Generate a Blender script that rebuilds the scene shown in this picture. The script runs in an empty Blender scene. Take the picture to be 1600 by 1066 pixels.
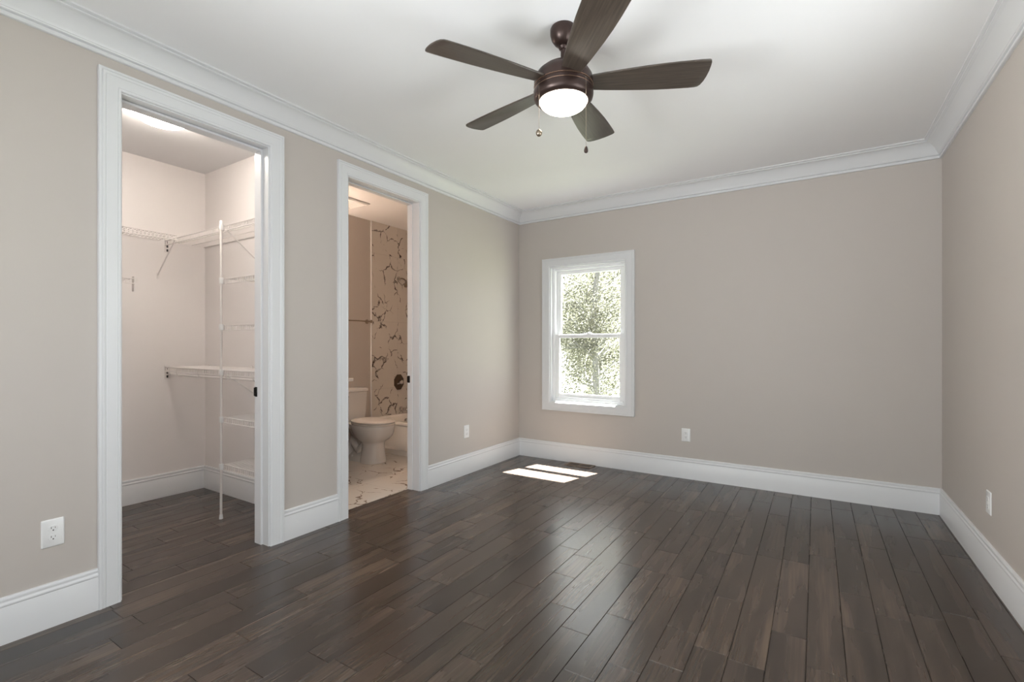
import bpy, bmesh, math, random
from mathutils import Vector, Matrix
random.seed(7)
PI = math.pi
S = bpy.context.scene
COL = S.collection

# ------------------------------------------------------------------ camera
FPX = 748.0
YAW = math.atan(475.0 / 748.0)
cd = bpy.data.cameras.new('camera')
cam = bpy.data.objects.new('camera', cd); COL.objects.link(cam)
cam.location = (2.856, -4.649, 1.24)
cam.rotation_euler = (PI/2, 0, YAW)
cd.sensor_fit = 'HORIZONTAL'; cd.sensor_width = 36.0
cd.lens = FPX / 1600.0 * 36.0
cd.shift_y = 7.5 / 1600.0
cd.clip_start = 0.02; cd.clip_end = 300
S.camera = cam

# ------------------------------------------------------------------ world, sun, daylight fill, exposure
W = bpy.data.worlds.new('sky'); S.world = W; W.use_nodes = True
bg = W.node_tree.nodes['Background']
bg.inputs[0].default_value = (0.96, 0.975, 1.0, 1); bg.inputs[1].default_value = 4.6
sd = bpy.data.lights.new('sun', 'SUN'); sd.energy = 250.0; sd.angle = math.radians(0.6)
sd.color = (1.0, 0.985, 0.96)
sun = bpy.data.objects.new('sun', sd); COL.objects.link(sun)
sun.rotation_euler = Vector((-0.118, -0.428, -1.0)).to_track_quat('-Z', 'Y').to_euler()
sun.location = (2, 8, 20)

def area(name, loc, direction, sx, sy, power, color):
    d = bpy.data.lights.new(name, 'AREA'); d.shape = 'RECTANGLE'; d.size = sx; d.size_y = sy
    d.energy = power; d.color = color
    o = bpy.data.objects.new(name, d); COL.objects.link(o)
    o.location = loc; o.rotation_euler = Vector(direction).to_track_quat('-Z', 'Y').to_euler()
    return o
# added fill lamps outside two unseen windows, in place of light off the ground
area('fill_light_right_window', (4.85, -2.65, 0.45), (-1, 0, 1.1), 1.6, 1.6, 30, (0.985, 0.99, 1.0))
area('fill_light_front_window', (0.3, -6.4, 0.7), (1, 1, 0.7), 1.2, 1.6, 305, (0.985, 0.99, 1.0))
# portals: the window openings through which the sky is sampled
for nm, lc, dr, sx in (('portal_back', (0.825, 0.149, 1.364), (0,-1,0), 0.86), ('portal_front', (1.90, (-5.2)-0.149, 1.365), (0,1,0), 2.7), ('portal_right', (3.635+0.149, -2.65, 1.365), (-1,0,0), 1.5)):
    p = area(nm, lc, dr, sx, 1.47, 1.0, (1, 1, 1)); p.data.cycles.is_portal = True
S.view_settings.view_transform = 'Standard'; S.view_settings.look = 'None'
S.view_settings.exposure = 0.0; S.view_settings.gamma = 1.0
S.view_settings.use_curve_mapping = False
S.cycles.use_denoising = True
S.cycles.max_bounces = 10; S.cycles.diffuse_bounces = 6; S.cycles.glossy_bounces = 4
S.cycles.transparent_max_bounces = 24; S.cycles.sample_clamp_indirect = 6.0
S.cycles.blur_glossy = 0.5

# ------------------------------------------------------------------ helpers
class MB:
    def __init__(s): s.v = []; s.f = []; s.m = []
    def face(s, idx, mi=0): s.f.append(tuple(idx)); s.m.append(mi)
    def box(s, a, b, mi=0):
        x0, y0, z0 = a; x1, y1, z1 = b; n = len(s.v)
        s.v += [(x0,y0,z0),(x1,y0,z0),(x1,y1,z0),(x0,y1,z0),(x0,y0,z1),(x1,y0,z1),(x1,y1,z1),(x0,y1,z1)]
        for q in ((0,3,2,1),(4,5,6,7),(0,1,5,4),(1,2,6,5),(2,3,7,6),(3,0,4,7)):
            s.face([n+i for i in q], mi)
        return s
    def loft(s, rings, closed=True, cap=True, mi=0, loop=False):
        n = len(s.v); k = len(rings[0])
        for r in rings: s.v += [tuple(p) for p in r]
        R = len(rings)
        for i in range(R if loop else R-1):
            j0 = n + i*k; j1 = n + ((i+1) % R)*k
            for t in range(k if closed else k-1):
                u = (t+1) % k
                s.face((j0+t, j0+u, j1+u, j1+t), mi)
        if cap and not loop:
            s.face(tuple(n+t for t in range(k))[::-1], mi)
            s.face(tuple(n+(R-1)*k+t for t in range(k)), mi)
        return s
    def tube(s, pts, r, sides=8, cap=True, mi=0):
        pts = [Vector(p) for p in pts]; rings = []
        rr = r if isinstance(r, (list, tuple)) else [r]*len(pts)
        up = None
        for i, p in enumerate(pts):
            t = (pts[min(i+1, len(pts)-1)] - pts[max(i-1, 0)]).normalized()
            if up is None:
                up = Vector((0,0,1)) if abs(t.z) < 0.9 else Vector((1,0,0))
            a = t.cross(up).normalized(); b = a.cross(t).normalized(); up = b
            rings.append([p + (a*math.cos(2*PI*k/sides) + b*math.sin(2*PI*k/sides))*rr[i] for k in range(sides)])
        return s.loft(rings, True, cap, mi)
    def lathe(s, prof, c=(0,0,0), axis='z', n=32, mi=0, cap=True):
        rings = []
        for r, h in prof:
            ring = []
            for k in range(n):
                a = 2*PI*k/n; q = (r*math.cos(a), r*math.sin(a), h)
                if axis == 'x': q = (q[2], q[0], q[1])
                elif axis == 'y': q = (q[0], q[2], q[1])
                ring.append((q[0]+c[0], q[1]+c[1], q[2]+c[2]))
            rings.append(ring)
        return s.loft(rings, True, cap, mi)
    def rbox(s, a, b, r=0.01, seg=4, mi=0):
        """box with rounded vertical edges and slightly rounded top"""
        x0,y0,z0 = a; x1,y1,z1 = b
        def ring(ins, z):
            R = max(r-ins*0.5, 0.0008); out = []
            for cx, cy, a0 in ((x1-ins-R,y1-ins-R,0),(x0+ins+R,y1-ins-R,PI/2),(x0+ins+R,y0+ins+R,PI),(x1-ins-R,y0+ins+R,1.5*PI)):
                for k in range(seg+1):
                    t = a0 + PI/2*k/seg; out.append((cx+R*math.cos(t), cy+R*math.sin(t), z))
            return out
        e = min(r, (z1-z0)*0.4)*0.6
        return s.loft([ring(e,z0), ring(e*0.3,z0+e*0.3), ring(0,z0+e), ring(0,z1-e), ring(e*0.3,z1-e*0.3), ring(e,z1)], True, True, mi)
    def build(s, name, mat, parent=None, smooth=None, bevel=None, shift=None):
        me = bpy.data.meshes.new(name)
        vs = s.v if shift is None else [(p[0]-shift[0], p[1]-shift[1], p[2]-shift[2]) for p in s.v]
        me.from_pydata(vs, [], s.f)
        mats = mat if isinstance(mat, (list, tuple)) else [mat]
        for m in mats: me.materials.append(m)
        for p, i in zip(me.polygons, s.m): p.material_index = i
        bm = bmesh.new(); bm.from_mesh(me)
        bmesh.ops.recalc_face_normals(bm, faces=bm.faces)
        bm.to_mesh(me); bm.free()
        if smooth is not None:
            for p in me.polygons: p.use_smooth = True
            me.set_sharp_from_angle(angle=math.radians(smooth))
        o = bpy.data.objects.new(name, me); COL.objects.link(o)
        if bevel:
            md = o.modifiers.new('bevel', 'BEVEL'); md.width = bevel; md.segments = 2; md.limit_method = 'ANGLE'
            md.angle_limit = math.radians(50)
        if parent is not None: o.parent = parent
        return o

def thing(name, label, cat, loc=(0,0,0), group=None, rot=(0,0,0)):
    o = bpy.data.objects.new(name, None); COL.objects.link(o)
    o.location = loc; o.rotation_euler = rot; o.empty_display_size = 0.1
    o['label'] = label; o['category'] = cat
    if group: o['group'] = group
    return o
def tag(o, label, cat, group=None):
    o['label'] = label; o['category'] = cat
    if group: o['group'] = group
    return o
def struct(o): o['kind'] = 'structure'; return o
def sempty(name, loc=(0,0,0)):
    o = bpy.data.objects.new(name, None); COL.objects.link(o); o.location = loc; o['kind'] = 'structure'
    return o

# ------------------------------------------------------------------ materials
def srgb(r, g, b):
    f = lambda c: (c/12.92 if c <= 0.04045 else ((c+0.055)/1.055)**2.4)
    return (f(r/255), f(g/255), f(b/255), 1)
def mat(name, col, rough=0.5, metal=0.0, spec=0.5, bump=0.0, bscale=200.0, var=0.03, vscale=6.0, coat=0.0):
    m = bpy.data.materials.new(name); m.use_nodes = True
    nt = m.node_tree; N = nt.nodes; L = nt.links; b = N['Principled BSDF']
    b.inputs['Roughness'].default_value = rough; b.inputs['Metallic'].default_value = metal
    b.inputs['Specular IOR Level'].default_value = spec; b.inputs['Coat Weight'].default_value = coat
    tc = N.new('ShaderNodeTexCoord')
    nz = N.new('ShaderNodeTexNoise'); nz.inputs['Scale'].default_value = vscale; nz.inputs['Detail'].default_value = 4
    L.new(tc.outputs['Object'], nz.inputs['Vector'])
    mx = N.new('ShaderNodeMix'); mx.data_type = 'RGBA'
    c = Vector(col[:3])
    mx.inputs[6].default_value = (*(c*(1-var)), 1); mx.inputs[7].default_value = (*[min(1, q) for q in c*(1+var)], 1)
    L.new(nz.outputs['Fac'], mx.inputs[0]); L.new(mx.outputs[2], b.inputs['Base Color'])
    if bump > 0:
        n2 = N.new('ShaderNodeTexNoise'); n2.inputs['Scale'].default_value = bscale; n2.inputs['Detail'].default_value = 3
        L.new(tc.outputs['Object'], n2.inputs['Vector'])
        bp = N.new('ShaderNodeBump'); bp.inputs['Strength'].default_value = bump; bp.inputs['Distance'].default_value = 0.002
        L.new(n2.outputs['Fac'], bp.inputs['Height']); L.new(bp.outputs['Normal'], b.inputs['Normal'])
    return m
def emit(name, col, strength):
    m = bpy.data.materials.new(name); m.use_nodes = True
    b = m.node_tree.nodes['Principled BSDF']
    b.inputs['Base Color'].default_value = (0.9, 0.88, 0.85, 1); b.inputs['Roughness'].default_value = 0.25
    b.inputs['Emission Color'].default_value = col; b.inputs['Emission Strength'].default_value = strength
    return m
def glass_mat(name):
    m = bpy.data.materials.new(name); m.use_nodes = True
    nt = m.node_tree; N = nt.nodes; L = nt.links
    N.remove(N['Principled BSDF']); out = N['Material Output']
    # Schlick reflectance from the unsigned angle, the same for both faces of the thin pane
    ge = N.new('ShaderNodeNewGeometry')
    dt = N.new('ShaderNodeVectorMath'); dt.operation = 'DOT_PRODUCT'; L.new(ge.outputs['Normal'], dt.inputs[0]); L.new(ge.outputs['Incoming'], dt.inputs[1])
    def ma(op, a, b):
        n = N.new('ShaderNodeMath'); n.operation = op
        for i, x in enumerate((a, b)):
            if isinstance(x, (int, float)): n.inputs[i].default_value = x
            else: L.new(x, n.inputs[i])
        return n.outputs[0]
    fac = ma('ADD', 0.03, ma('MULTIPLY', 0.9, ma('POWER', ma('SUBTRACT', 1.0, ma('ABSOLUTE', dt.outputs['Value'], 0)), 5)))
    tr = N.new('ShaderNodeBsdfTransparent'); tr.inputs[0].default_value = (0.96, 0.975, 0.97, 1)
    gl = N.new('ShaderNodeBsdfGlossy'); gl.inputs['Roughness'].default_value = 0.02
    mx = N.new('ShaderNodeMixShader')
    L.new(fac, mx.inputs[0]); L.new(tr.outputs[0], mx.inputs[1]); L.new(gl.outputs[0], mx.inputs[2])
    L.new(mx.outputs[0], out.inputs['Surface'])
    return m

M = {}
M['taupe'] = mat('taupe_wall_paint', srgb(193,186,180), 0.55, spec=0.3, bump=0.06, bscale=260, var=0.012)
M['closet'] = mat('closet_wall_paint', srgb(232,227,225), 0.55, spec=0.3, bump=0.05, bscale=260, var=0.012)
M['ceil'] = mat('ceiling_paint', srgb(242,242,243), 0.65, spec=0.25, bump=0.04, bscale=220, var=0.01)
M['trim'] = mat('white_trim_enamel', srgb(221,222,224), 0.32, spec=0.5, var=0.01)
M['vinyl'] = mat('white_window_vinyl', srgb(246,247,248), 0.14, spec=0.55, var=0.01)
M['wire'] = mat('white_coated_wire', srgb(226,221,218), 0.35, var=0.01)
M['plastic'] = mat('white_plastic', srgb(234,234,234), 0.3, var=0.01)
M['dark'] = mat('dark_slot', srgb(40,38,36), 0.6)
M['black'] = mat('black_metal', srgb(20,19,18), 0.4, metal=0.3)
M['bronze'] = mat('oil_rubbed_bronze', srgb(62,48,44), 0.34, metal=0.55, spec=0.5, var=0.06, vscale=20)
M['bronzeline'] = mat('polished_bronze_edge', srgb(150,122,105), 0.25, metal=0.8)
M['chain'] = mat('bead_chain_metal', srgb(165,150,132), 0.3, metal=0.9)
M['nickel'] = mat('brushed_nickel', srgb(150,138,122), 0.28, metal=0.95, var=0.05, vscale=40)
M['dark_nickel'] = mat('aged_dark_nickel', srgb(92,80,68), 0.3, metal=0.9, var=0.08, vscale=30)
M['chrome'] = mat('bright_chrome', srgb(205,203,200), 0.1, metal=1.0)
M['porcelain'] = mat('white_porcelain', srgb(232,230,228), 0.12, spec=0.6, coat=0.3, var=0.008)
M['seat'] = mat('white_toilet_seat', srgb(236,231,226), 0.22, var=0.008)
M['tub'] = mat('white_acrylic_tub', srgb(234,230,224), 0.18, coat=0.2, var=0.008)
M['vanity'] = mat('dark_vanity_wood', srgb(70,58,50), 0.4, var=0.15, vscale=14)
M['counter'] = mat('white_counter', srgb(232,228,222), 0.2, var=0.03)
M['register'] = mat('brown_wood_register', srgb(122,104,88), 0.4, var=0.12, vscale=30)
M['pane'] = glass_mat('window_glass')
M['glow'] = emit('lit_frosted_glass', (1.0, 0.91, 0.81, 1), 46)
M['glow_fan'] = emit('lit_fan_globe', (1.0, 0.9, 0.77, 1), 14)

def blade_material():
    m = mat('dark_walnut_blade', srgb(66,58,52), 0.34, spec=0.55, var=0.0)
    nt = m.node_tree; N = nt.nodes; L = nt.links; b = N['Principled BSDF']
    tc = N['Texture Coordinate'] if 'Texture Coordinate' in N else N.new('ShaderNodeTexCoord')
    mp = N.new('ShaderNodeMapping'); mp.inputs['Scale'].default_value = (4, 90, 90)
    nz = N.new('ShaderNodeTexNoise'); nz.inputs['Scale'].default_value = 1.5; nz.inputs['Detail'].default_value = 6
    cr = N.new('ShaderNodeValToRGB')
    cr.color_ramp.elements[0].position = 0.3; cr.color_ramp.elements[0].color = srgb(52,45,40)
    cr.color_ramp.elements[1].position = 0.7; cr.color_ramp.elements[1].color = srgb(78,69,61)
    L.new(tc.outputs['Object'], mp.inputs[0]); L.new(mp.outputs[0], nz.inputs['Vector'])
    L.new(nz.outputs['Fac'], cr.inputs[0]); L.new(cr.outputs[0], b.inputs['Base Color'])
    return m
M['blade'] = blade_material()

def plank_material():
    m = bpy.data.materials.new('dark_hickory_planks'); m.use_nodes = True
    nt = m.node_tree; N = nt.nodes; L = nt.links; b = N['Principled BSDF']
    at = N.new('ShaderNodeAttribute'); at.attribute_name = 'plank'
    sep = N.new('ShaderNodeSeparateColor'); L.new(at.outputs['Color'], sep.inputs[0])
    tc = N.new('ShaderNodeTexCoord')
    off = N.new('ShaderNodeCombineXYZ')
    mul = N.new('ShaderNodeMath'); mul.operation = 'MULTIPLY'; mul.inputs[1].default_value = 40
    mul2 = N.new('ShaderNodeMath'); mul2.operation = 'MULTIPLY'; mul2.inputs[1].default_value = 23
    L.new(sep.outputs[1], mul.inputs[0]); L.new(sep.outputs[2], mul2.inputs[0])
    L.new(mul.outputs[0], off.inputs[0]); L.new(mul2.outputs[0], off.inputs[1])
    add = N.new('ShaderNodeVectorMath'); add.operation = 'ADD'
    L.new(tc.outputs['Object'], add.inputs[0]); L.new(off.outputs[0], add.inputs[1])
    # fine grain
    mp = N.new('ShaderNodeMapping'); mp.inputs['Scale'].default_value = (95, 1.8, 1); L.new(add.outputs[0], mp.inputs[0])
    g = N.new('ShaderNodeTexNoise'); g.inputs['Scale'].default_value = 1.0; g.inputs['Detail'].default_value = 6; g.inputs['Roughness'].default_value = 0.65
    L.new(mp.outputs[0], g.inputs['Vector'])
    # cathedral figure: rings of a stretched noise field
    mp2 = N.new('ShaderNodeMapping'); mp2.inputs['Scale'].default_value = (16, 0.8, 1); L.new(add.outputs[0], mp2.inputs[0])
    g2 = N.new('ShaderNodeTexNoise'); g2.inputs['Scale'].default_value = 1.0; g2.inputs['Detail'].default_value = 1.5
    L.new(mp2.outputs[0], g2.inputs['Vector'])
    mm = N.new('ShaderNodeMath'); mm.operation = 'MULTIPLY'; mm.inputs[1].default_value = 46; L.new(g2.outputs['Fac'], mm.inputs[0])
    sn = N.new('ShaderNodeMath'); sn.operation = 'SINE'; L.new(mm.outputs[0], sn.inputs[0])
    # cloudy stain
    mp3 = N.new('ShaderNodeMapping'); mp3.inputs['Scale'].default_value = (11, 1.3, 1); L.new(add.outputs[0], mp3.inputs[0])
    g3 = N.new('ShaderNodeTexNoise'); g3.inputs['Scale'].default_value = 1.0; g3.inputs['Detail'].default_value = 3
    L.new(mp3.outputs[0], g3.inputs['Vector'])
    ramp = N.new('ShaderNodeValToRGB'); e = ramp.color_ramp.elements
    e[0].position = 0.0; e[0].color = srgb(39,32,28); e[1].position = 1.0; e[1].color = srgb(92,78,66)
    q = e.new(0.35); q.color = srgb(53,45,39); q = e.new(0.7); q.color = srgb(70,59,51)
    # value = rand*.6 + cloud*.5 + grain
    def ma(op, a, bb):
        n = N.new('ShaderNodeMath'); n.operation = op
        for i, x in enumerate((a, bb)):
            if isinstance(x, (int, float)): n.inputs[i].default_value = x
            else: L.new(x, n.inputs[i])
        return n.outputs[0]
    v = ma('MULTIPLY', sep.outputs[0], 0.42)
    v = ma('ADD', v, ma('MULTIPLY', ma('SUBTRACT', g3.outputs['Fac'], 0.5), 1.3))
    v = ma('ADD', v, ma('MULTIPLY', ma('SUBTRACT', g.outputs['Fac'], 0.5), 1.2))
    v = ma('ADD', v, ma('MULTIPLY', sn.outputs[0], 0.05))
    v = ma('ADD', v, 0.31)
    L.new(v, ramp.inputs[0])
    hue = N.new('ShaderNodeMix'); hue.data_type = 'RGBA'; hue.blend_type = 'MULTIPLY'; hue.inputs[0].default_value = 0.5
    hr = N.new('ShaderNodeValToRGB'); hr.color_ramp.elements[0].color = (1.0, 0.93, 0.86, 1); hr.color_ramp.elements[1].color = (1.0, 0.95, 0.98, 1)
    L.new(sep.outputs[2], hr.inputs[0]); L.new(ramp.outputs[0], hue.inputs[6]); L.new(hr.outputs[0], hue.inputs[7])
    L.new(hue.outputs[2], b.inputs['Base Color'])
    b.inputs['Roughness'].default_value = 0.3
    rr = ma('ADD', ma('MULTIPLY', g3.outputs['Fac'], 0.10), 0.22); L.new(rr, b.inputs['Roughness'])
    b.inputs['Specular IOR Level'].default_value = 0.5; b.inputs['Coat Weight'].default_value = 0.22; b.inputs['Coat Roughness'].default_value = 0.2
    bp = N.new('ShaderNodeBump'); bp.inputs['Strength'].default_value = 0.07; bp.inputs['Distance'].default_value = 0.001
    L.new(ma('ADD', g.outputs['Fac'], ma('MULTIPLY', g2.outputs['Fac'], 1.0)), bp.inputs['Height']); L.new(bp.outputs['Normal'], b.inputs['Normal'])
    return m
M['plank'] = plank_material()

def marble_material(name, base, vein, axes, tile, origin, rough=0.2, vscale=2.2, thresh=0.035):
    """pale marble-look tile: broken dark veins plus thin grout lines; axes = the two object axes in the plane"""
    m = bpy.data.materials.new(name); m.use_nodes = True
    nt = m.node_tree; N = nt.nodes; L = nt.links; b = N['Principled BSDF']
    b.inputs['Roughness'].default_value = rough
    def ma(op, a, bb, c=None):
        n = N.new('ShaderNodeMath'); n.operation = op
        for i, x in enumerate((a, bb, c)):
            if x is None: continue
            if isinstance(x, (int, float)): n.inputs[i].default_value = x
            else: L.new(x, n.inputs[i])
        return n.outputs[0]
    tc = N.new('ShaderNodeTexCoord'); sp = N.new('ShaderNodeSeparateXYZ'); L.new(tc.outputs['Object'], sp.inputs[0])
    A, B = sp.outputs[axes[0]], sp.outputs[axes[1]]
    pa = ma('DIVIDE', ma('SUBTRACT', A, origin[0]), tile[0]); pb = ma('DIVIDE', ma('SUBTRACT', B, origin[1]), tile[1])
    # each tile gets its own cut of stone
    cmb = N.new('ShaderNodeCombineXYZ'); L.new(ma('FLOOR', pa, 0), cmb.inputs[0]); L.new(ma('FLOOR', pb, 0), cmb.inputs[1])
    wn = N.new('ShaderNodeTexWhiteNoise'); L.new(cmb.outputs[0], wn.inputs['Vector'])
    sc = N.new('ShaderNodeVectorMath'); sc.operation = 'SCALE'; sc.inputs['Scale'].default_value = 9.0; L.new(wn.outputs['Color'], sc.inputs[0])
    ad = N.new('ShaderNodeVectorMath'); ad.operation = 'ADD'; L.new(tc.outputs['Object'], ad.inputs[0]); L.new(sc.outputs[0], ad.inputs[1])
    nz = N.new('ShaderNodeTexNoise'); nz.inputs['Scale'].default_value = 3.5; nz.inputs['Detail'].default_value = 5; L.new(ad.outputs[0], nz.inputs['Vector'])
    s2 = N.new('ShaderNodeVectorMath'); s2.operation = 'SCALE'; s2.inputs['Scale'].default_value = 0.33; L.new(nz.outputs['Color'], s2.inputs[0])
    a2 = N.new('ShaderNodeVectorMath'); a2.operation = 'ADD'; L.new(ad.outputs[0], a2.inputs[0]); L.new(s2.outputs[0], a2.inputs[1])
    vo = N.new('ShaderNodeTexVoronoi'); vo.feature = 'DISTANCE_TO_EDGE'; vo.inputs['Scale'].default_value = vscale; L.new(a2.outputs[0], vo.inputs['Vector'])
    msk = N.new('ShaderNodeTexNoise'); msk.inputs['Scale'].default_value = 6.0; msk.inputs['Detail'].default_value = 4; L.new(ad.outputs[0], msk.inputs['Vector'])
    wdt = ma('MULTIPLY', ma('MAXIMUM', ma('SUBTRACT', msk.outputs['Fac'], 0.46), 0.0), thresh*9)
    r = N.new('ShaderNodeMapRange'); r.clamp = True
    r.inputs['From Min'].default_value = 0.0; L.new(wdt, r.inputs['From Max']); r.inputs['To Min'].default_value = 1; r.inputs['To Max'].default_value = 0
    L.new(vo.outputs['Distance'], r.inputs['Value'])
    vm = ma('POWER', r.outputs[0], 0.8)
    fine = N.new('ShaderNodeTexNoise'); fine.inputs['Scale'].default_value = 26; fine.inputs['Detail'].default_value = 4; L.new(ad.outputs[0], fine.inputs['Vector'])
    vm = ma('MULTIPLY', vm, ma('MULTIPLY', fine.outputs['Fac'], 2.2))
    cl = N.new('ShaderNodeTexNoise'); cl.inputs['Scale'].default_value = 2.0; L.new(ad.outputs[0], cl.inputs['Vector'])
    c0 = N.new('ShaderNodeMix'); c0.data_type = 'RGBA'; c0.inputs[6].default_value = base; c0.inputs[7].default_value = tuple([q*0.86 for q in base[:3]])+(1,)
    L.new(cl.outputs['Fac'], c0.inputs[0])
    c1 = N.new('ShaderNodeMix'); c1.data_type = 'RGBA'; c1.clamp_factor = True
    L.new(vm, c1.inputs[0]); L.new(c0.outputs[2], c1.inputs[6]); c1.inputs[7].default_value = vein
    ea = ma('MULTIPLY', ma('PINGPONG', pa, 0.5), tile[0]); eb = ma('MULTIPLY', ma('PINGPONG', pb, 0.5), tile[1])
    gr = ma('LESS_THAN', ma('MINIMUM', ea, eb), 0.0016)
    c2 = N.new('ShaderNodeMix'); c2.data_type = 'RGBA'; L.new(gr, c2.inputs[0]); L.new(c1.outputs[2], c2.inputs[6]); c2.inputs[7].default_value = tuple([q*0.72 for q in base[:3]])+(1,)
    L.new(c2.outputs[2], b.inputs['Base Color'])
    return m
M['walltile'] = marble_material('marble_wall_tile', srgb(224,218,210), srgb(70,58,50), (1, 2), (0.6, 0.826), (-0.27, -0.114), 0.22, 5.2, 0.044)
M['floortile'] = marble_material('marble_floor_tile', srgb(228,222,214), srgb(120,100,84), (0, 1), (0.6, 0.6), (-0.55, -1.72), 0.18, 4.2, 0.036)

# ------------------------------------------------------------------ dimensions
RW, RY, RH = 3.635, -5.2, 2.745
D1 = (-3.6981, -2.9594, 2.467)     # door opening: y0, y1, head
D2 = (-2.362, -1.6285, 2.462)
CW = 0.0889                        # casing width
REV = 0.006

# ------------------------------------------------------------------ floors, ceiling, walls
def build_floor():
    bm = bmesh.new(); lay = bm.loops.layers.float_color.new('plank')
    rnd = random.Random(11)
    pw = 0.1313; x = -0.0657 - 13*pw; g = 0.0011; bv = 0.0016
    def plank(x0, x1, y0, y1):
        c = (rnd.random(), rnd.random(), rnd.random(), 1)
        o = [(x0+g/2,y0+g/2,-0.0022),(x1-g/2,y0+g/2,-0.0022),(x1-g/2,y1-g/2,-0.0022),(x0+g/2,y1-g/2,-0.0022)]
        t = [(x0+g/2+bv,y0+g/2+bv,0),(x1-g/2-bv,y0+g/2+bv,0),(x1-g/2-bv,y1-g/2-bv,0),(x0+g/2+bv,y1-g/2-bv,0)]
        O = [bm.verts.new(p) for p in o]; T = [bm.verts.new(p) for p in t]
        fs = [bm.faces.new(T)] + [bm.faces.new((O[i], O[(i+1)%4], T[(i+1)%4], T[i])) for i in range(4)]
        for f in fs:
            for l in f.loops: l[lay] = c
    while x < RW:
        x0, x1 = max(x, -1.672), min(x+pw, RW)
        if x1 <= -0.129: rng = (-4.4, -2.545)
        else: rng = (-5.2, 0.0)
        y = rng[0] - rnd.uniform(0, 0.9)
        while y < rng[1]:
            ln = rnd.choice((0.3, 0.42, 0.55, 0.7, 0.85, 1.0, 1.15)) + rnd.uniform(-0.06, 0.06)
            a, bb = max(y, rng[0]), min(y+ln, rng[1])
            if rng[1]-bb < 0.06: bb = rng[1]
            if x0 < -0.128 < x1:      # row that meets the bathroom threshold
                if a < -2.5: plank(x0, x1, a, min(bb, -2.5))
                if bb > -2.5: plank(-0.128, x1, max(a, -2.5), bb)
            elif bb - a > 0.01: plank(x0, x1, a, bb)
            y = bb if bb == rng[1] else y+ln
        x += pw
    me = bpy.data.meshes.new('floor')
    bm.normal_update()
    bm.to_mesh(me); bm.free(); me.materials.append(M['plank'])
    o = bpy.data.objects.new('floor', me); COL.objects.link(o); struct(o)
build_floor()
mb = MB(); mb.box((-1.79,-5.35,-0.12),(3.80,0.15,-0.0030))
struct(mb.build('floor_subfloor', M['dark']))
mb = MB(); mb.box((-1.67,-2.447,-0.003),(-0.131,0.0,0.0006))
struct(mb.build('floor_bathroom_tile', M['floortile']))
mb = MB(); mb.box((-1.79,-5.35,RH),(3.80,0.15,RH+0.12))
struct(mb.build('ceiling', M['ceil']))

def holed(mb, axis, a0, a1, u0, u1, z0, z1, holes, mi=0):
    """wall slab normal to axis between a0..a1, running u0..u1, with rectangular holes (u0,u1,z0,z1)"""
    def bx(p, q, r, s):
        if q-p < 1e-5 or s-r < 1e-5: return
        if axis == 'x': mb.box((a0,p,r),(a1,q,s),mi)
        else: mb.box((p,a0,r),(q,a1,s),mi)
    u = u0
    for (h0,h1,k0,k1) in sorted(holes):
        bx(u,h0,z0,z1); bx(h0,h1,z0,k0); bx(h0,h1,k1,z1); u = h1
    bx(u,u1,z0,z1)
J = 0.012   # jamb thickness sits inside these holes
hl = [(D1[0]-J, D1[1]+J, -0.003, D1[2]+J), (D2[0]-J, D2[1]+J, -0.003, D2[2]+J)]
mb = MB(); holed(mb,'x',-0.065,0.0,RY,0.0,-0.003,RH,hl); struct(mb.build('wall_left', M['taupe']))
mb = MB(); holed(mb,'x',-0.13,-0.065,-4.4,-2.497,-0.003,RH,hl[:1]); struct(mb.build('wall_closet_front', M['closet']))
mb = MB(); holed(mb,'x',-0.13,-0.065,-2.497,0.0,-0.003,RH,hl[1:]); struct(mb.build('wall_bathroom_front', M['taupe']))
WIN = (0.395, 1.255, 0.627, 2.100)
mb = MB(); holed(mb,'y',0.0,0.15,-1.79,RW+0.15,-0.003,RH,[WIN]); struct(mb.build('wall_back', M['taupe']))
mb = MB(); holed(mb,'x',RW,RW+0.15,RY,0.0,-0.003,RH,[(-3.40,-1.90,0.63,2.10)]); struct(mb.build('wall_right', M['taupe']))
WIN2 = (0.55,3.25,0.63,2.10)
mb = MB(); holed(mb,'y',RY-0.15,RY,-0.13,RW+0.15,-0.003,RH,[WIN2]); struct(mb.build('wall_front', M['taupe']))
mb = MB(); mb.box((-1.79,-4.52,-0.003),(-1.67,-2.497,RH)); struct(mb.build('wall_closet_rear', M['closet']))
mb = MB(); mb.box((-1.67,-2.547,-0.003),(-0.13,-2.497,RH)); struct(mb.build('wall_closet_right', M['closet']))
mb = MB(); mb.box((-1.67,-4.52,-0.003),(-0.13,-4.40,RH)); struct(mb.build('wall_closet_left', M['closet']))
mb = MB(); mb.box((-1.79,-2.497,-0.003),(-1.67,0.0,RH)); struct(mb.build('wall_bathroom_rear', M['taupe']))
mb = MB(); mb.box((-1.67,-2.497,-0.003),(-0.13,-2.447,RH)); struct(mb.build('wall_bathroom_left', M['taupe']))
# tiled end wall of the tub, with a slim edge trim
mb = MB(); mb.box((-1.67,-0.690,0.30),(-1.656,-0.0,RH)); struct(mb.build('wall_tile_plumbing', M['walltile']))
mb = MB(); mb.box((-1.656,-0.012,0.34),(-0.13,-0.0,RH)); struct(mb.build('wall_tile_back', M['walltile']))
mb = MB(); mb.box((-1.67,-0.699,0.0),(-1.653,-0.690,RH)); struct(mb.build('trim_2', M['plastic']))

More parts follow.
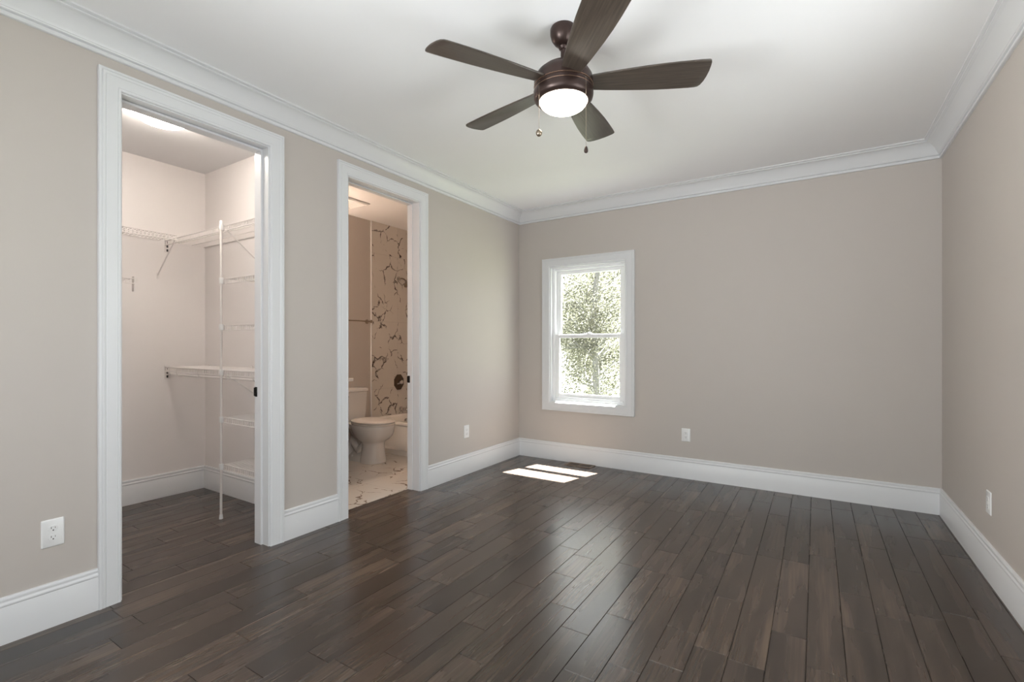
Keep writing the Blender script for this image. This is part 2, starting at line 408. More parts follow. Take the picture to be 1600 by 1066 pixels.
# ------------------------------------------------------------------ trim: crown, baseboards
def ring_sweep(prof, x0, x1, y0, y1):
    """closed profile (dist from wall, z) swept round the inside of a rectangle with mitres"""
    mb = MB(); rings = []
    for (cx, cy, sx, sy) in ((x0,y0,1,1),(x1,y0,-1,1),(x1,y1,-1,-1),(x0,y1,1,-1)):
        rings.append([(cx+sx*p, cy+sy*p, z) for p, z in prof])
    mb.loft(rings, True, False, 0, loop=True)
    return mb
cr = [(0,-0.130),(0.013,-0.130),(0.016,-0.127),(0.016,-0.117),(0.009,-0.113),(0.009,-0.109),(0.019,-0.107),(0.022,-0.104),(0.023,-0.099),(0.026,-0.097)]
for k in range(15):      # wide shallow cove
    t = k/14
    cr.append((0.027 + 0.070*t, -0.094 + 0.073*t + 0.014*math.sin(PI*t)))
cr += [(0.099,-0.019),(0.098,-0.013),(0.110,-0.011),(0.115,-0.008),(0.115,0.0),(0,0)]
struct(ring_sweep([(p, RH+z) for p, z in cr], 0, RW, RY, 0).build('trim_1', M['trim'], smooth=35))

BH = 0.194
bp = [(0,0),(0.016,0),(0.016,0.150),(0.0145,0.153),(0.0145,0.156),(0.017,0.160),(0.0165,0.166),(0.012,0.172),(0.0115,0.176),(0.0125,0.179),(0.0125,0.187),(0.010,0.192),(0.006,BH),(0,BH)]
def base_run(mb, p0, p1, nrm, m0=0.0, m1=0.0):
    """baseboard from p0 to p1, nrm = unit normal into the room; m = mitre sign at each end (1 inside corner)"""
    p0, p1, n = Vector((*p0,0)), Vector((*p1,0)), Vector((*nrm,0)); t = (p1-p0).normalized()
    rings = []
    for p, m, s in ((p0,m0,1),(p1,m1,-1)):
        rings.append([p + n*d + t*s*m*d + Vector((0,0,z)) for d, z in bp])
    mb.loft(rings, True, True)
mb = MB()
base_run(mb,(0,RY),(0,D1[0]-REV-CW),(1,0),1,0)
base_run(mb,(0,D1[1]+REV+CW),(0,D2[0]-REV-CW),(1,0),0,0)
base_run(mb,(0,D2[1]+REV+CW),(0,0),(1,0),0,1)
struct(mb.build('baseboard_left', M['trim'], smooth=30))
mb = MB(); base_run(mb,(0,0),(RW,0),(0,-1),1,1); struct(mb.build('baseboard_back', M['trim'], smooth=30))
mb = MB(); base_run(mb,(RW,0),(RW,RY),(-1,0),1,1); struct(mb.build('baseboard_right', M['trim'], smooth=30))
mb = MB(); base_run(mb,(RW,RY),(0,RY),(0,1),1,1); struct(mb.build('baseboard_front', M['trim'], smooth=30))
mb = MB(); base_run(mb,(-1.67,-4.40),(-1.67,-2.547),(1,0),1,1); base_run(mb,(-1.67,-2.547),(-0.13,-2.547),(0,-1),1,1)
base_run(mb,(-0.13,-2.547),(-0.13,D1[1]+REV+CW),(-1,0),1,0); base_run(mb,(-0.13,-4.40),(-1.67,-4.40),(0,1),1,1)
struct(mb.build('baseboard_closet', M['trim'], smooth=30))

# ------------------------------------------------------------------ doors (cased pocket-door openings)
casep = [(0.0,0.0),(0.0,0.011),(0.003,0.014),(0.010,0.015),(0.0125,0.0125),(0.015,0.0145),(0.045,0.0165),(0.058,0.0175),(0.0605,0.0155),(0.063,0.018),(0.072,0.020),(0.0745,0.0175),(0.077,0.021),(0.0865,0.021),(CW,0.018),(CW,0.0)]
def casing_door(y0, y1, z1, sign=1, x=0.0):
    mb = MB(); rings = []
    for c in range(4):
        ring = []
        for a, b in casep:
            p = ((y0-a,0),(y0-a,z1+a),(y1+a,z1+a),(y1+a,0))[c]
            ring.append((x+sign*b, p[0], p[1]))
        rings.append(ring)
    return mb.loft(rings, True, True)
def doorway(name, D, stop_front, stop_th):
    root = sempty(name)
    y0, y1, z1 = D
    casing_door(y0-REV, y1+REV, z1+REV).build('casing', M['trim'], root, smooth=28)
    casing_door(y0-REV, y1+REV, z1+REV, -1, -0.13).build('casing', M['trim'], root, smooth=28)
    mb = MB()      # jamb boards lining the opening, the pocket slot left open in head and left jamb
    mb.box((-0.13,y1,0.0),(0.0,y1+J,z1+J))
    for a, b in ((-0.13,-0.088),(-0.042,0.0)):
        mb.box((a,y0-J,0.0),(b,y0,z1+J)); mb.box((a,y0,z1),(b,y1,z1+J))
    mb.box((-0.088,y0-J,z1+0.003),(-0.042,y1,z1+J))
    mb.build('jamb', M['trim'], root)
    mb = MB()      # stop strip on the rear half
    mb.box((-0.13,y1-stop_th,0.0),(stop_front,y1,z1-stop_th)); mb.box((-0.13,y0,z1-stop_th),(stop_front,y1,z1))
    mb.build('stop', M['trim'], root, bevel=0.0015)
    mb = MB(); zc = 0.951
    yf = y1-stop_th-0.0025
    mb.box((-0.124,yf,zc-0.030),(-0.100,y1-stop_th+0.001,zc+0.030))
    mb.box((-0.128,yf-0.004,zc-0.026),(-0.119,yf+0.002,zc+0.026))
    mb.box((-0.116,yf-0.003,zc+0.010),(-0.104,yf+0.001,zc+0.016)); mb.box((-0.116,yf-0.003,zc-0.016),(-0.104,yf+0.001,zc-0.010))
    mb.build('strike_plate', M['black'], root)
    return root
doorway('door_1', D1, -0.060, 0.013)
doorway('door_2', D2, -0.075, 0.008)

# ------------------------------------------------------------------ windows
def rect_sweep_xz(prof, x0, x1, z0, z1, ysign):
    mb = MB(); rings = []
    for c in range(4):
        ring = []
        for a, b in prof:
            p = ((x0-a,z0-a),(x0-a,z1+a),(x1+a,z1+a),(x1+a,z0-a))[c]
            ring.append((p[0], ysign*b, p[1]))
        rings.append(ring)
    return mb.loft(rings, True, False, 0, loop=True)
def frame_boxes(mb, x0, x1, z0, z1, y0, y1, l, r, b, t):
    mb.box((x0,y0,z0),(x0+l,y1,z1)); mb.box((x1-r,y0,z0),(x1,y1,z1))
    mb.box((x0+l,y0,z0),(x1-r,y1,z0+b)); mb.box((x0+l,y0,z1-t),(x1-r,y1,z1))
def window(name, x0, x1, z0, z1, fr, up_only=False):
    """double-hung window; local frame: wall face at y=0, outside at +y"""
    root = sempty(name)
    rect_sweep_xz(casep, x0, x1, z0, z1, -1).build('casing', M['trim'], root, smooth=28)
    mb = MB(); frame_boxes(mb,x0,x1,z0,z1,0.0,0.052,0.012,0.012,0.012,0.012); mb.build('jamb', M['trim'], root)
    mb = MB()
    frame_boxes(mb,x0+0.012,x1-0.012,z0+0.012,z1-0.012,0.046,0.145,0.030,0.030,0.030,0.030)
    frame_boxes(mb,x0+0.042,x1-0.042,z0+0.042,z1-0.042,0.128,0.140,0.012,0.012,0.012,0.012)
    mb.build('window_frame', M['vinyl'], root, bevel=0.003)
    zm = z0 + (z1-z0)*0.485
    mb = MB(); ax0, ax1 = x0+0.043, x1-0.043
    frame_boxes(mb,ax0,ax1,zm-0.012,z1-0.043,0.092,0.122,0.050,0.050,0.036,0.036)
    s = mb.build('upper_sash', M['vinyl'], root, bevel=0.003)
    mb = MB(); mb.box((ax0+0.046,0.105,zm+0.02),(ax1-0.046,0.109,z1-0.075)); mb.build('pane', M['pane'], s)
    mb = MB()
    frame_boxes(mb,ax0,ax1,z0+0.043,zm+0.022,0.054,0.086,0.046,0.046,0.052,0.040)
    mb.box((ax0+0.12,0.046,z0+0.055),(ax1-0.12,0.056,z0+0.064))
    s = mb.build('lower_sash', M['vinyl'], root, bevel=0.003)
    mb = MB(); mb.box((ax0+0.042,0.069,z0+0.09),(ax1-0.042,0.073,zm-0.012)); mb.build('pane', M['pane'], s)
    mb = MB(); cx = (x0+x1)/2
    mb.rbox((cx-0.035,0.058,zm+0.0225),(cx+0.035,0.082,zm+0.030),0.006); mb.lathe([(0.012,zm+0.029),(0.012,zm+0.038),(0.009,zm+0.041)],(cx,0.070,0),n=16)
    mb.tube([(cx,0.070,zm+0.036),(cx+0.03,0.062,zm+0.037)],0.004)
    mb.build('sash_lock', M['plastic'], root, smooth=40)
    return root
window('window_1', *WIN, None)
w2 = window('unseen_window_2', -1.35, 1.35, 0.63, 2.10, None); w2.rotation_euler = (0,0,PI); w2.location = (1.90, RY, 0)  # unseen window behind the camera, put in and widened to light the room
w3 = window('added_window_3', -0.75, 0.75, 0.63, 2.10, None); w3.rotation_euler = (0,0,-PI/2); w3.location = (RW, -2.65, 0)  # unseen window added to the right wall to brighten the left wall

# ------------------------------------------------------------------ ceiling fan
FX, FY = 1.845, -2.603
def make_fan():
    root = thing('ceiling_fan', 'five-blade dark bronze ceiling fan with a lit frosted bowl light', 'ceiling fan', (FX,FY,RH))
    def z(h): return h-RH
    mb = MB(); mb.lathe([(0.058,z(2.745)),(0.062,z(2.738)),(0.062,z(2.715)),(0.056,z(2.692)),(0.042,z(2.672)),(0.026,z(2.662))],n=40); mb.build('canopy', M['bronze'], root, smooth=40)
    mb = MB(); mb.lathe([(0.020,z(2.663)),(0.024,z(2.655)),(0.020,z(2.645)),(0.0125,z(2.640)),(0.0125,z(2.585)),(0.022,z(2.580)),(0.028,z(2.570))],n=24); mb.build('downrod', M['bronze'], root, smooth=40)
    mb = MB(); mb.lathe([(0.028,z(2.572)),(0.060,z(2.566)),(0.098,z(2.550)),(0.124,z(2.528)),(0.136,z(2.508)),(0.139,z(2.494)),(0.139,z(2.470)),(0.136,z(2.467)),(0.136,z(2.463)),(0.1385,z(2.461)),(0.1395,z(2.449)),(0.1385,z(2.446))],n=64)
    motor = mb.build('motor_housing', M['bronze'], root, smooth=40)
    mb = MB(); mb.lathe([(0.1380,z(2.4685)),(0.1402,z(2.4675)),(0.1402,z(2.4655)),(0.1380,z(2.4645))],n=64); mb.build('accent_ring', M['bronzeline'], motor, smooth=40)
    mb = MB(); mb.lathe([(0.1385,z(2.446)),(0.141,z(2.443)),(0.141,z(2.425)),(0.137,z(2.408)),(0.126,z(2.397)),(0.116,z(2.395)),(0.111,z(2.400))],n=64)
    kit = mb.build('light_kit_ring', M['bronze'], root, smooth=40)
    mb = MB(); mb.lathe([(0.1388,z(2.4465)),(0.1412,z(2.4455)),(0.1412,z(2.4425)),(0.1395,z(2.4415))],n=64); mb.build('accent_ring', M['bronzeline'], kit, smooth=40)
    mb = MB()
    prof = [(0.1125, z(2.400))]
    for k in range(1, 11):
        a = PI/2*k/10; prof.append((0.1125*math.cos(a)+0.0005, z(2.400)-0.052*math.sin(a)))
    mb.lathe(prof, n=56); mb.build('light_bowl', M['glow_fan'], root, smooth=60)
    # pull chains hang from the switch housing
    for (lat, fwd, drop, kind) in ((-0.120, 0.083, 0.225, 0), (0.090, 0.114, 0.315, 1)):
        cx = lat*math.cos(YAW) + fwd*math.sin(YAW); cy = lat*math.sin(YAW) - fwd*math.cos(YAW)
        zt = z(2.452)
        mb = MB(); mb.tube([(cx*0.94,cy*0.94,zt+0.002),(cx,cy,zt),(cx,cy,zt-drop)],0.0007,6)
        for q in range(int(drop/0.006)):
            mb.lathe([(0.0002,zt-q*0.006-0.0015),(0.0011,zt-q*0.006),(0.0002,zt-q*0.006+0.0015)],(cx,cy,0),n=6)
        ch = mb.build('pull_chain', M['chain'], root, smooth=60)
        mb = MB(); zb = zt-drop
        if kind == 0: mb.lathe([(0.002,zb+0.003),(0.006,zb),(0.012,zb-0.006),(0.0145,zb-0.015),(0.012,zb-0.024),(0.006,zb-0.030),(0.001,zb-0.031)],(cx,cy,0),n=20)
        else: mb.lathe([(0.002,zb+0.003),(0.006,zb-0.002),(0.008,zb-0.010),(0.0095,zb-0.018),(0.008,zb-0.026),(0.001,zb-0.030)],(cx,cy,0),n=20)
        mb.build('pull_knob', M['bronze'] if kind else M['nickel'], ch, smooth=60)
    # blades
    zb = z(2.478)
    side = [(0.135,0.046),(0.20,0.055),(0.28,0.064),(0.36,0.072),(0.44,0.078),(0.52,0.081)]
    tip = [(0.580,0.0815),(0.610,0.0812),(0.623,0.0785),(0.634,0.068),(0.644,0.045),(0.651,0.015),(0.655,-0.015),(0.656,-0.045),(0.655,-0.066),(0.652,-0.077),(0.645,-0.0815),(0.610,-0.0825)]
    outline = side + tip + [(r, -w) for r, w in reversed(side)]
    pitch = math.radians(-12)
    for k in range(5):
        ang = math.radians(24 + 72*k)
        mb = MB()
        def ring(ins, h):
            out = []
            for r, c in outline:
                cc = c*(1-ins/0.08); rr = r-ins if r > 0.6 else r
                out.append((rr, cc*math.cos(pitch)-h*math.sin(pitch), cc*math.sin(pitch)+h*math.cos(pitch)))
            return out
        mb.loft([ring(0.002,-0.003), ring(0,-0.001), ring(0,0.003), ring(0.002,0.005)], True, True)
        bl = mb.build('blade', M['blade'], root, smooth=40)
        bl.location = (0,0,zb); bl.rotation_euler = (0,0,ang)
        mb = MB(); rings = []
        for r, w, t in ((0.110,0.030,0.004),(0.140,0.036,0.004),(0.170,0.042,0.003),(0.195,0.040,0.003),(0.200,0.030,0.002)):
            ring = []
            for (c, h) in ((w,0.0055),(w,0.0055+t),(-w,0.0055+t),(-w,0.0055)):
                ring.append((r, c*math.cos(pitch)-h*math.sin(pitch), c*math.sin(pitch)+h*math.cos(pitch)))
            rings.append(ring)
        mb.loft(rings, True, True); mb.build('blade_iron', M['bronze'], bl, smooth=40)
    return root
make_fan()

# ------------------------------------------------------------------ outlets
def make_outlet(label, loc, rotz, w=0.078, h=0.122):
    """local: plate faces -y, wall at y=0"""
    root = thing('electrical_outlet', label, 'outlet', loc, rot=(0,0,rotz))
    mb = MB(); rings = []
    def rr(ins, y):
        R = 0.004; out = []
        for cx, cz, a0 in ((w/2-ins-R,h/2-ins-R,0),(-w/2+ins+R,h/2-ins-R,PI/2),(-w/2+ins+R,-h/2+ins+R,PI),(w/2-ins-R,-h/2+ins+R,1.5*PI)):
            for k in range(4):
                t = a0+PI/2*k/3; out.append((cx+R*math.cos(t), y, cz+R*math.sin(t)))
        return out
    mb.loft([rr(0,0.0),rr(0,-0.002),rr(0.0015,-0.004),rr(0.004,-0.0055)],True,True)
    plate = mb.build('cover_plate', M['plastic'], root, smooth=40)
    mb = MB(); mb.lathe([(0.0032,-0.0050),(0.0032,-0.0062),(0.0025,-0.0068)],axis='y',n=12); mb.box((-0.0026,-0.0071,-0.0004),(0.0026,-0.0066,0.0004))
    mb.build('screw', M['plastic'], plate, smooth=40)
    for zc in (0.0195,-0.0195):
        mb = MB(); rg = []
        for y, s in ((-0.005,1.0),(-0.0066,1.0),(-0.0074,0.95)):
            ring = []
            for k in range(24):
                a = 2*PI*k/24; px = 0.0172*math.cos(a)*s; pz = max(-0.0135,min(0.0135,0.0172*math.sin(a)))*s
                ring.append((px,y,zc+pz))
            rg.append(ring)
        mb.loft(rg,True,True); rc = mb.build('receptacle', M['plastic'], root, smooth=40)
        mb = MB(); mb.box((-0.0075,-0.0078,zc-0.0005),(-0.0055,-0.0070,zc+0.0080)); mb.box((0.0058,-0.0078,zc+0.0005),(0.0074,-0.0070,zc+0.0072))
        mb.lathe([(0.0027,-0.0078),(0.0027,-0.0070)],(0,0,zc-0.0068),'y',12)
        mb.build('slots', M['dark'], rc)
    return root
make_outlet('white duplex wall outlet on the left wall nearest the camera', (0,-3.949,0.412), PI/2)
make_outlet('small white wall outlet on the left wall between bathroom door and far corner', (0,-0.975,0.410), PI/2)
make_outlet('white wall outlet on the window wall, right of the window', (1.830,0,0.406), 0)
make_outlet('white wall outlet on the right-hand wall seen at a steep angle', (RW,-1.135,0.405), -PI/2)

# ------------------------------------------------------------------ floor register
def make_register():
    root = thing('floor_register', 'brown wooden floor vent set in the planks below the window', 'floor vent', (0.79,-0.085,0))
    w, d = 0.145, 0.068
    mb = MB()
    mb.box((-w,-d,0),(w,-d+0.022,0.006)); mb.box((-w,d-0.022,0),(w,d,0.006))
    mb.box((-w,-d+0.022,0),(-w+0.025,d-0.022,0.006)); mb.box((w-0.025,-d+0.022,0),(w,d-0.022,0.006)); mb.box((-0.010,-d+0.022,0),(0.010,d-0.022,0.006))
    mb.build('frame', M['register'], root, bevel=0.0015)
    for s in (-1,1):
        mb = MB(); a, b = (0.010,w-0.025) if s>0 else (-w+0.025,-0.010)
        mb.box((a,-d+0.022,0.0003),(b,d-0.022,0.0012))
        o = mb.build('duct_opening', M['black'], root)
        mb = MB()
        for k in range(7):
            x = a + (b-a)*(k+0.5)/7; mb.box((x-0.0018,-d+0.022,0.001),(x+0.0018,d-0.022,0.0042))
        mb.build('louver', M['register'], o)
make_register()

# ------------------------------------------------------------------ closet: wire shelving
def wire_deck(mb, L, dep, pitch=0.0254, lip=0.038, r=0.0022, rods=3):
    """local: x along 0..L, wall at y=0, front at y=-dep, deck top z=0; wires bend down over the front rod"""
    n = int(L/pitch)
    for i in range(n+1):
        x = min(L, i*L/n)
        mb.tube([(x,-0.004,0),(x,-dep+0.002,0),(x,-dep,-0.003),(x,-dep,-lip)],r,5)
    for k in range(rods+1):
        y = -0.006 - (dep-0.006)*k/rods
        mb.tube([(0,y,-0.004),(L,y,-0.004)],r*1.5,6)
    mb.tube([(0,-dep-0.001,-lip),(L,-dep-0.001,-lip)],r*1.5,6)
    mb.tube([(0,-dep-0.001,-0.001),(L,-dep-0.001,-0.001)],r*1.3,6)
def brace_mb(dep, drop):
    mb = MB(); mb.tube([(0,-dep+0.004,-0.034),(0,-dep+0.006,-0.040),(0,-0.010,-drop+0.012),(0,-0.004,-drop)],0.0050,8)
    mb.box((-0.008,-0.005,-drop-0.028),(0.008,0.0,-drop+0.016)); mb.box((-0.008,-dep-0.004,-0.042),(0.008,-dep+0.012,-0.026))
    return mb
def make_shelf(label, loc, rotz, L, dep=0.305, rod=False, brace_at=(), drop=0.30, clips=(), ends=(), group=None):
    root = thing('wire_shelf', label, 'wire shelf', loc, group, (0,0,rotz))
    mb = MB(); wire_deck(mb, L, dep); mb.build('wire_deck', M['wire'], root, smooth=60)
    if rod:
        mb = MB(); mb.tube([(0,-dep+0.028,-0.062),(L,-dep+0.028,-0.062)],0.0075,10); rd = mb.build('hanging_rod', M['wire'], root, smooth=60)
        for x in (0.08, 0.20, 0.55, 0.95, 1.3):
            if x < L:
                mb = MB(); mb.tube([(x,-dep,-0.010),(x,-dep-0.001,-0.040),(x,-dep+0.010,-0.066),(x,-dep+0.028,-0.072),(x,-dep+0.040,-0.060)],0.0035,6); mb.build('rod_hook', M['wire'], rd, smooth=60)
    for x in brace_at:
        b = brace_mb(dep, drop); o = b.build('brace', M['wire'], root, smooth=50); o.location = (x,0,0)
    for x in clips:
        mb = MB(); mb.rbox((x-0.009,-0.012,-0.012),(x+0.009,-0.0005,0.014),0.004); mb.lathe([(0.003,-0.014),(0.003,-0.011)],(x,0,0.006),'y',10)
        mb.build('wall_clip', M['wire'], root, smooth=40)
    for (x, s) in ends:      # end bracket screwed to the wall the shelf butts against
        mb = MB(); mb.box((x,-dep-0.003,-0.095),(x+0.004*s,-dep+0.034,0.014))
        mb.box((x,-dep-0.003,-0.030),(x+0.022*s,-dep+0.006,0.004))
        br = mb.build('end_bracket', M['wire'], root, bevel=0.001)
        mb = MB()
        for zz in (-0.012,-0.045,-0.078):
            mb.box((x+0.004*s,-dep+0.008,zz-0.010),(x+0.007*s,-dep+0.020,zz+0.010))
        mb.build('screw_slot', M['dark'], br)
    return root
YS, XB = -2.547, -1.67
Lside = 1.54
sh = make_shelf('top wire shelf along the closet side wall, above the tall white pole', (XB,YS,2.105), 0, Lside, brace_at=(0.965,), drop=0.30, clips=(0.35,0.85,1.3), ends=((0.0,1),))
rs = make_shelf('top wire shelf along the closet rear wall, ending at a slanted brace', (XB,-4.395,2.105), PI/2, 1.50, brace_at=(1.492,), drop=0.29, clips=(0.5,1.2))
make_shelf('waist-high wire shelf with hanging rod across the closet side wall', (XB,YS,1.065), 0, Lside, rod=True, brace_at=(0.965,), drop=0.27, clips=(0.10,0.75,1.3), ends=((0.0,1),))
make_shelf('lower wire shelf on the closet rear wall, only its end showing beside the left casing', (XB,-4.395,1.735), PI/2, 1.225, ends=((1.222,1),))
PX, PY = -0.742, YS-0.305-0.019
names = {1.722:'short wire shelf on the closet pole, second from the top of the ladder',
         1.389:'short wire shelf on the closet pole, just above the hanging rod shelf',
         0.726:'short wire shelf on the closet pole, just below the hanging rod shelf',
         0.388:'lowest short wire shelf on the closet pole, near the baseboard'}
for zz, lb in names.items():
    make_shelf(lb, (PX+0.006,YS,zz), 0, -0.132-(PX+0.006), dep=0.305, clips=(0.02,0.3,0.58), group='short wire shelves beside the closet pole')
def make_pole():
    root = thing('shelf_pole', 'tall white vertical support pole at the front of the closet shelves', 'pole', (PX,PY,0))
    mb = MB(); mb.tube([(0,0,0.02),(0,0,2.125)],0.0085,14); mb.build('pole', M['wire'], root, smooth=60)
    mb = MB(); mb.lathe([(0.0125,0.0),(0.0125,0.004),(0.0105,0.03),(0.009,0.034)],n=16); mb.build('foot_cap', M['plastic'], root, smooth=40)
    mb = MB(); mb.lathe([(0.010,2.10),(0.0105,2.134),(0.008,2.138)],n=16); mb.build('top_cap', M['plastic'], root, smooth=40)
    for zz in (2.105,1.722,1.389,1.065,0.726,0.388):
        mb = MB(); mb.rbox((-0.012,-0.010,zz-0.036),(0.013,0.0125,zz+0.006),0.004); mb.build('shelf_clip', M['plastic'], root, smooth=40)
make_pole()
def make_closet_light():
    root = thing('ceiling_light', 'lit white dome light on the closet ceiling behind the door head', 'ceiling light', (-0.645,-3.275,RH))
    mb = MB(); mb.lathe([(0.150,0.0),(0.152,-0.012),(0.146,-0.020)],n=48); mb.build('base_ring', M['plastic'], root, smooth=40)
    mb = MB(); prof = [(0.168,-0.020),(0.170,-0.026),(0.165,-0.044),(0.148,-0.066),(0.118,-0.084),(0.078,-0.096),(0.036,-0.102),(0.001,-0.1035)]
    mb.lathe(prof,n=48); mb.build('glass_dome', M['glow'], root, smooth=60)
make_closet_light()

# ------------------------------------------------------------------ bathroom
def egg(cx, hw, front, back, z, n=36, sq=2.3):
    out = []
    for k in range(n):
        a = 2*PI*k/n; c, s = math.cos(a), math.sin(a)
        px = abs(c)**(2/sq)*(1 if c>=0 else -1)*(front if c>=0 else back); py = abs(s)**(2/sq)*(1 if s>=0 else -1)*hw
        out.append((cx+px, py, z))
    return out
def make_toilet():
    root = thing('toilet', 'white two-piece toilet with closed lid beside the bathtub', 'toilet', (-1.67,-1.115,0.0006))
    # local x: away from the wall
    mb = MB()
    mb.loft([egg(0.52,0.128,0.135,0.130,0.0), egg(0.52,0.130,0.137,0.13,0.012), egg(0.52,0.122,0.130,0.125,0.05), egg(0.52,0.110,0.122,0.12,0.13),
             egg(0.52,0.108,0.122,0.12,0.205), egg(0.515,0.118,0.140,0.13,0.222), egg(0.505,0.146,0.190,0.16,0.245), egg(0.50,0.167,0.235,0.18,0.280), egg(0.49,0.180,0.270,0.20,0.322),
             egg(0.48,0.184,0.290,0.215,0.365), egg(0.48,0.186,0.295,0.22,0.392), egg(0.48,0.182,0.291,0.216,0.402)],True,True)
    # rear deck that carries the tank, and the trapway behind the foot
    mb.loft([egg(0.27,0.10,0.13,0.13,0.33,sq=3.5), egg(0.26,0.135,0.16,0.15,0.36,sq=4), egg(0.26,0.15,0.17,0.16,0.385,sq=5), egg(0.26,0.15,0.17,0.16,0.403,sq=5)],True,True)
    mb.loft([egg(0.36,0.105,0.13,0.20,0.0,sq=3), egg(0.36,0.100,0.13,0.195,0.05,sq=3), egg(0.37,0.070,0.13,0.17,0.10), egg(0.37,0.065,0.13,0.16,0.20), egg(0.36,0.085,0.13,0.17,0.28), egg(0.34,0.11,0.15,0.17,0.35)],True,True)
    for s in (-1,1):
        mb.tube([(0.50,s*0.055,0.25),(0.43,s*0.062,0.17),(0.37,s*0.062,0.12),(0.31,s*0.060,0.17),(0.27,s*0.058,0.23),(0.235,s*0.056,0.17),(0.225,s*0.054,0.05)],[0.03,0.040,0.044,0.044,0.044,0.042,0.038],12)
    mb.build('bowl', M['porcelain'], root, smooth=50)
    for s in (-1,1):
        mb = MB(); mb.lathe([(0.014,0.045),(0.013,0.058),(0.007,0.064),(0.001,0.065)],(0.30,s*0.092,0),n=14); mb.build('bolt_cap', M['plastic'], root, smooth=50)
    mb = MB(); mb.loft([egg(0.485,0.184,0.290,0.20,0.404), egg(0.485,0.188,0.295,0.205,0.409), egg(0.485,0.188,0.295,0.205,0.419), egg(0.485,0.184,0.291,0.20,0.423)],True,True); mb.build('seat', M['seat'], root, smooth=40)
    mb = MB(); mb.loft([egg(0.485,0.184,0.291,0.21,0.426), egg(0.485,0.190,0.297,0.215,0.431), egg(0.485,0.189,0.296,0.215,0.439), egg(0.485,0.178,0.282,0.205,0.446), egg(0.485,0.10,0.17,0.13,0.451), egg(0.485,0.02,0.03,0.03,0.4525)],True,True); lid = mb.build('lid', M['seat'], root, smooth=40)
    for s in (-1,1):
        mb = MB(); mb.rbox((0.262,s*0.07-0.02,0.404),(0.292,s*0.07+0.02,0.434),0.008); mb.build('hinge', M['seat'], lid, smooth=40)
    mb = MB(); rings = []
    def rr(x0,x1,hw,z,R=0.035):
        out = []
        for cx, cy, a0 in ((x1-R,hw-R,0),(x0+R,hw-R,PI/2),(x0+R,-hw+R,PI),(x1-R,-hw+R,1.5*PI)):
            for k in range(6):
                t = a0+PI/2*k/5; out.append((cx+R*math.cos(t),cy+R*math.sin(t),z))
        return out
    mb.loft([rr(0.03,0.185,0.165,0.404),rr(0.022,0.198,0.185,0.425),rr(0.018,0.205,0.195,0.50),rr(0.016,0.212,0.203,0.70),rr(0.016,0.212,0.203,0.722)],True,True)
    tank = mb.build('tank', M['porcelain'], root, smooth=50)
    mb = MB(); mb.loft([rr(0.014,0.214,0.205,0.7225),rr(0.008,0.222,0.212,0.730),rr(0.008,0.222,0.212,0.752),rr(0.013,0.217,0.207,0.760),rr(0.03,0.20,0.19,0.763)],True,True); mb.build('tank_lid', M['porcelain'], root, smooth=40)
    mb = MB(); mb.lathe([(0.012,0.2125),(0.012,0.222),(0.009,0.226)],(0,-0.150,0.690),'x',16); mb.tube([(0.226,-0.150,0.690),(0.230,-0.120,0.686),(0.229,-0.085,0.682)],[0.007,0.006,0.0075],8); mb.build('flush_lever', M['chrome'], root, smooth=50)
make_toilet()

def make_tub():
    X0, X1, Y0, Y1, H = -1.655, -0.131, -0.752, -0.013, 0.372
    root = thing('bathtub', 'white alcove bathtub with plain apron behind the toilet', 'bathtub', (X0,Y0,0.0006))
    L, D = X1-X0, Y1-Y0
    def rr(x0,x1,y0,y1,z,R):
        out = []
        for cx, cy, a0 in ((x1-R,y1-R,0),(x0+R,y1-R,PI/2),(x0+R,y0+R,PI),(x1-R,y0+R,1.5*PI)):
            for k in range(7):
                t = a0+PI/2*k/6; out.append((cx+R*math.cos(t),cy+R*math.sin(t),z))
        return out
    mb = MB()
    mb.loft([rr(0,L,0,D,H-0.03,0.004),rr(0,L,0,D,H-0.006,0.004),rr(0.004,L-0.004,0.004,D-0.004,H,0.006),rr(0.075,L-0.075,0.065,D-0.05,H,0.10),rr(0.085,L-0.085,0.075,D-0.06,H-0.012,0.11),
             rr(0.11,L-0.14,0.095,D-0.08,0.20,0.13),rr(0.15,L-0.22,0.12,D-0.11,0.09,0.14),rr(0.20,L-0.30,0.17,D-0.16,0.065,0.12)],True,False)
    n = len(mb.v); mb.face(tuple(range(n-28,n)))
    mb.build('basin', M['tub'], root, smooth=45)
    mb = MB()      # apron: slightly recessed panel with a toe ledge
    mb.loft([[(0,0,H-0.03),(0,0.012,H-0.045),(0,0.016,0.085),(0,0.004,0.062),(0,-0.006,0.055),(0,-0.006,0),(0,0.05,0),(0,0.05,H-0.03)],
             [(L,0,H-0.03),(L,0.012,H-0.045),(L,0.016,0.085),(L,0.004,0.062),(L,-0.006,0.055),(L,-0.006,0),(L,0.05,0),(L,0.05,H-0.03)]],True,True)
    mb.build('apron', M['tub'], root, smooth=35)
    mb = MB(); mb.lathe([(0.036,0.094),(0.036,0.104),(0.030,0.110),(0.012,0.113)],(0,0.535,0.280),'x',28); mb.build('overflow_plate', M['chrome'], root, smooth=40)
make_tub()
PXW = -1.656
